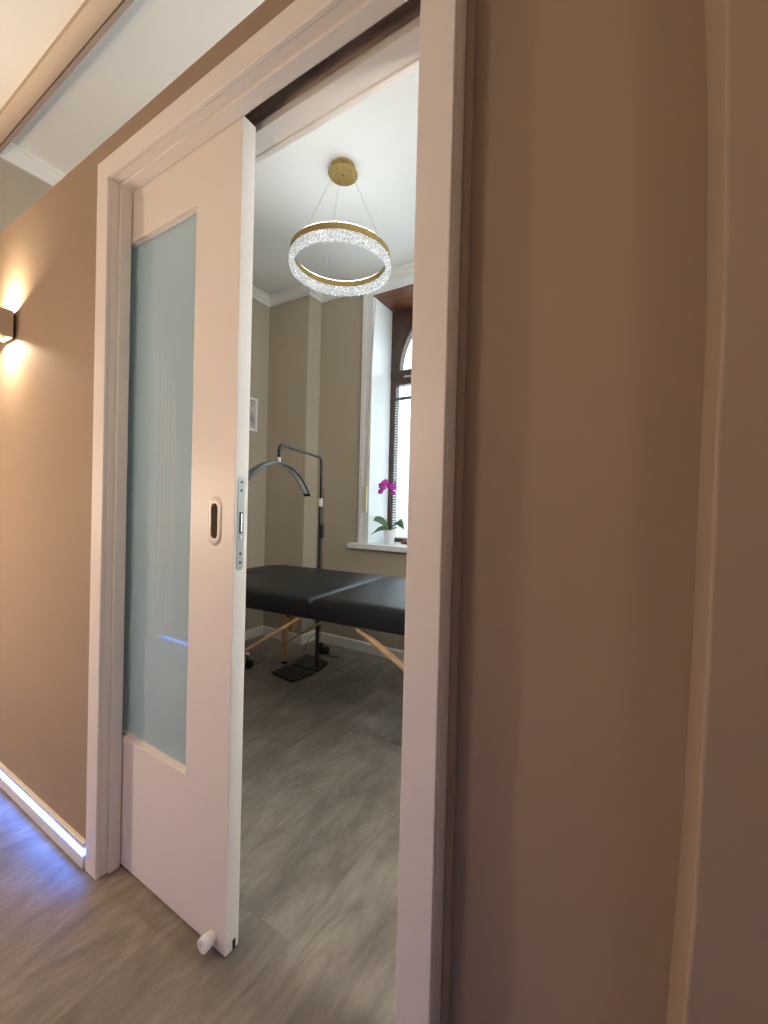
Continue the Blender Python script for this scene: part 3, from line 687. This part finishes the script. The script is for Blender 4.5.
# loose cable hanging behind the table
b = B(); tube(b, [(-1.93, 1.72, .60), (-1.925, 1.74, .45), (-1.915, 1.75, .36), (-1.95, 1.76, .28), (-2.02, 1.77, .20), (-2.06, 1.78, .17), (-2.12, 1.75, .10), (-2.14, 1.73, .02), (-2.15, 1.71, .005)], .0022, 6)
o = obj('black_cable', b, M['blackp'], None, True); tag(o, 'thin black cable looping down behind the lamp stand pole', 'cable')
# ------------------------------------------------------------------ rolling stool mostly behind the door
sx, sy = -2.425, 1.165
stl = empty('rolling_stool', (sx, sy, 0), label='black rolling stool, one castor showing beside the sliding door edge', cat='stool')
b = B(); lathe(b, [(0, .44), (.155, .44), (.165, .45), (.168, .475), (.16, .497), (.13, .505), (0, .507)], seg=40); obj('seat', b, M['vinyl'], stl, 40)
b = B(); lathe(b, [(0, .10), (.022, .10), (.022, .30), (.014, .30), (.014, .4395), (0, .4395)], seg=20); obj('gas_column', b, M['chrome'], stl, 40)
for k in range(5):
    a = rad(33+72*k); c, s = cos(a), sin(a)
    b = B(); box(b, .02, .225, -.014, .014, .085, .105, .004, mtx=Matrix.Rotation(a, 4, 'Z')); arm = obj('base_arm', b, M['chrome'], stl)
    b = B(); tube(b, [(.21*c, .21*s, .084), (.21*c, .21*s, .055)], .006, 8)
    for e in (-.014, .014):
        b3 = B(); lathe(b3, [(0, -.009), (.022, -.009), (.0255, -.005), (.0255, .005), (.022, .009), (0, .009)], (0, 0, 0), 20)
        b3.transform(Matrix.Translation((.222*c-e*s, .222*s+e*c, .0262)) @ Matrix.Rotation(a, 4, 'Z') @ Matrix.Rotation(rad(90), 4, 'X')); me = bpy.data.meshes.new('t'); b3.to_mesh(me); b3.free(); b.from_mesh(me); bpy.data.meshes.remove(me)
    ball(b, (.218*c, .218*s, .044), .02, (1, 1, .8), 10)
    obj('castor', b, M['blackp'], arm, 40)
# ------------------------------------------------------------------ picture on the side wall
pf = empty('framed_picture', (XF, 1.62, 1.855), label='small white framed picture on the left wall of the room', cat='picture')
b = B(); ring_prism(b, (-.11, .11, -.135, .135), (-.09, .09, -.115, .115), -.022, -.0005); b.transform(Matrix.Rotation(rad(90), 4, 'Z')); obj('picture_frame', b, M['white'], pf)
b = B(); box(b, .001, .006, -.0895, .0895, -.1145, .1145); m_art = mat('print', (.45, .40, .36), .5, var=((9, 9, 9), .5)); obj('picture_print', b, m_art, pf)

# ------------------------------------------------------------------ corridor sconce and added unseen globe lamps
def sconce(x, y, s, label, power):
    o = empty('wall_sconce', (x, y, 1.773), label=label, cat='lamp')
    b = B(); hw, d0, d1, hh, t = .046, .010, .10, .051, .004
    def bb(x0, x1, a, c, z0, z1, bev=0): box(b, x0, x1, min(s*a, s*c), max(s*a, s*c), z0, z1, bev)
    bb(-hw, -hw+t, d0, d1, -hh, hh, .001); bb(hw-t, hw, d0, d1, -hh, hh, .001); bb(-hw+t, hw-t, d0, d0+t, -hh, hh); bb(-hw+t, hw-t, d1-t, d1, -hh, hh)
    obj('housing', b, M['sconce'], o)
    b = B(); bb(-.033, .033, .0005, .0098, -.042, .042); obj('back_plate', b, M['blackp'], o)
    b = B(); bb(-hw+t+.0003, hw-t-.0003, d0+t+.0003, d1-t-.0003, -.030, .030); core = obj('light_core', b, M['sconce'], o)
    for k in (-1, 1):
        b = B(); b2 = bmesh.new(); lathe(b, [(0, 0), (.026, 0), (.026, .002), (0, .003)], (0, s*.05, k*.0305 if k > 0 else -.0335), 20); obj('lens', b, M['bulb'], core)
        l = bpy.data.lights.new('sconce_light', 'AREA'); l.shape = 'DISK'; l.size = .03; l.energy = power; l.color = (1, .80, .56)
        lo = bpy.data.objects.new('sconce_light', l); COL.objects.link(lo); lo.parent = o; lo.location = (0, s*.05, k*.036); lo.rotation_euler = (pi if k > 0 else 0, 0, 0)
    return o
sconce(-2.077, LW, -1, 'beige box wall sconce lit up and down on the left corridor wall', SCONCE)
def globe(x, y, z, r, e, label, back=False):  # unseen globe lamps, added to light the corridor and the room
    o = empty('unseen_globe_lamp', (x, y, z), 0, label=label, cat='lamp')
    m = M['opal'].copy(); m.node_tree.nodes['Principled BSDF'].inputs['Emission Color'].default_value = (1, .97, .92, 1) if back else (*WARM, 1); m.node_tree.nodes['Principled BSDF'].inputs['Emission Strength'].default_value = e/(4*pi*r*r*pi)
    b = B(); ball(b, (0, .13, 0), r, seg=24); obj('opal_globe', b, m, o, True)
    b = B(); lathe(b, [(0, 0), (.05, 0), (.05, .012), (.012, .014), (.012, .13-r+.004), (0, .13-r+.004)], (0, .0005, 0), 24, Matrix.Rotation(rad(-90), 4, 'X')); obj('wall_mount', b, M['gold'], o, 40)
globe(-.95, -1.2, 1.45, .10, GLOBE_NEAR, 'added unseen opal globe lamp on the wall behind the viewer, middle one')
globe(-2.40, -1.2, 1.10, .08, 38.0, 'added unseen opal globe lamp on the wall behind the viewer, nearest the corridor end')
globe(.62, -1.2, 1.65, .07, GLOBE_RIGHT, 'unseen opal globe lamp on the wall behind the viewer, right one')  # added to cast the shadow band beside the pier; lamp itself unseen
globe(.42, .115, 1.50, .12, 50.0, 'added unseen opal globe lamp on the room side of the partition wall', True)  # added out of view to brighten the back wall of the room
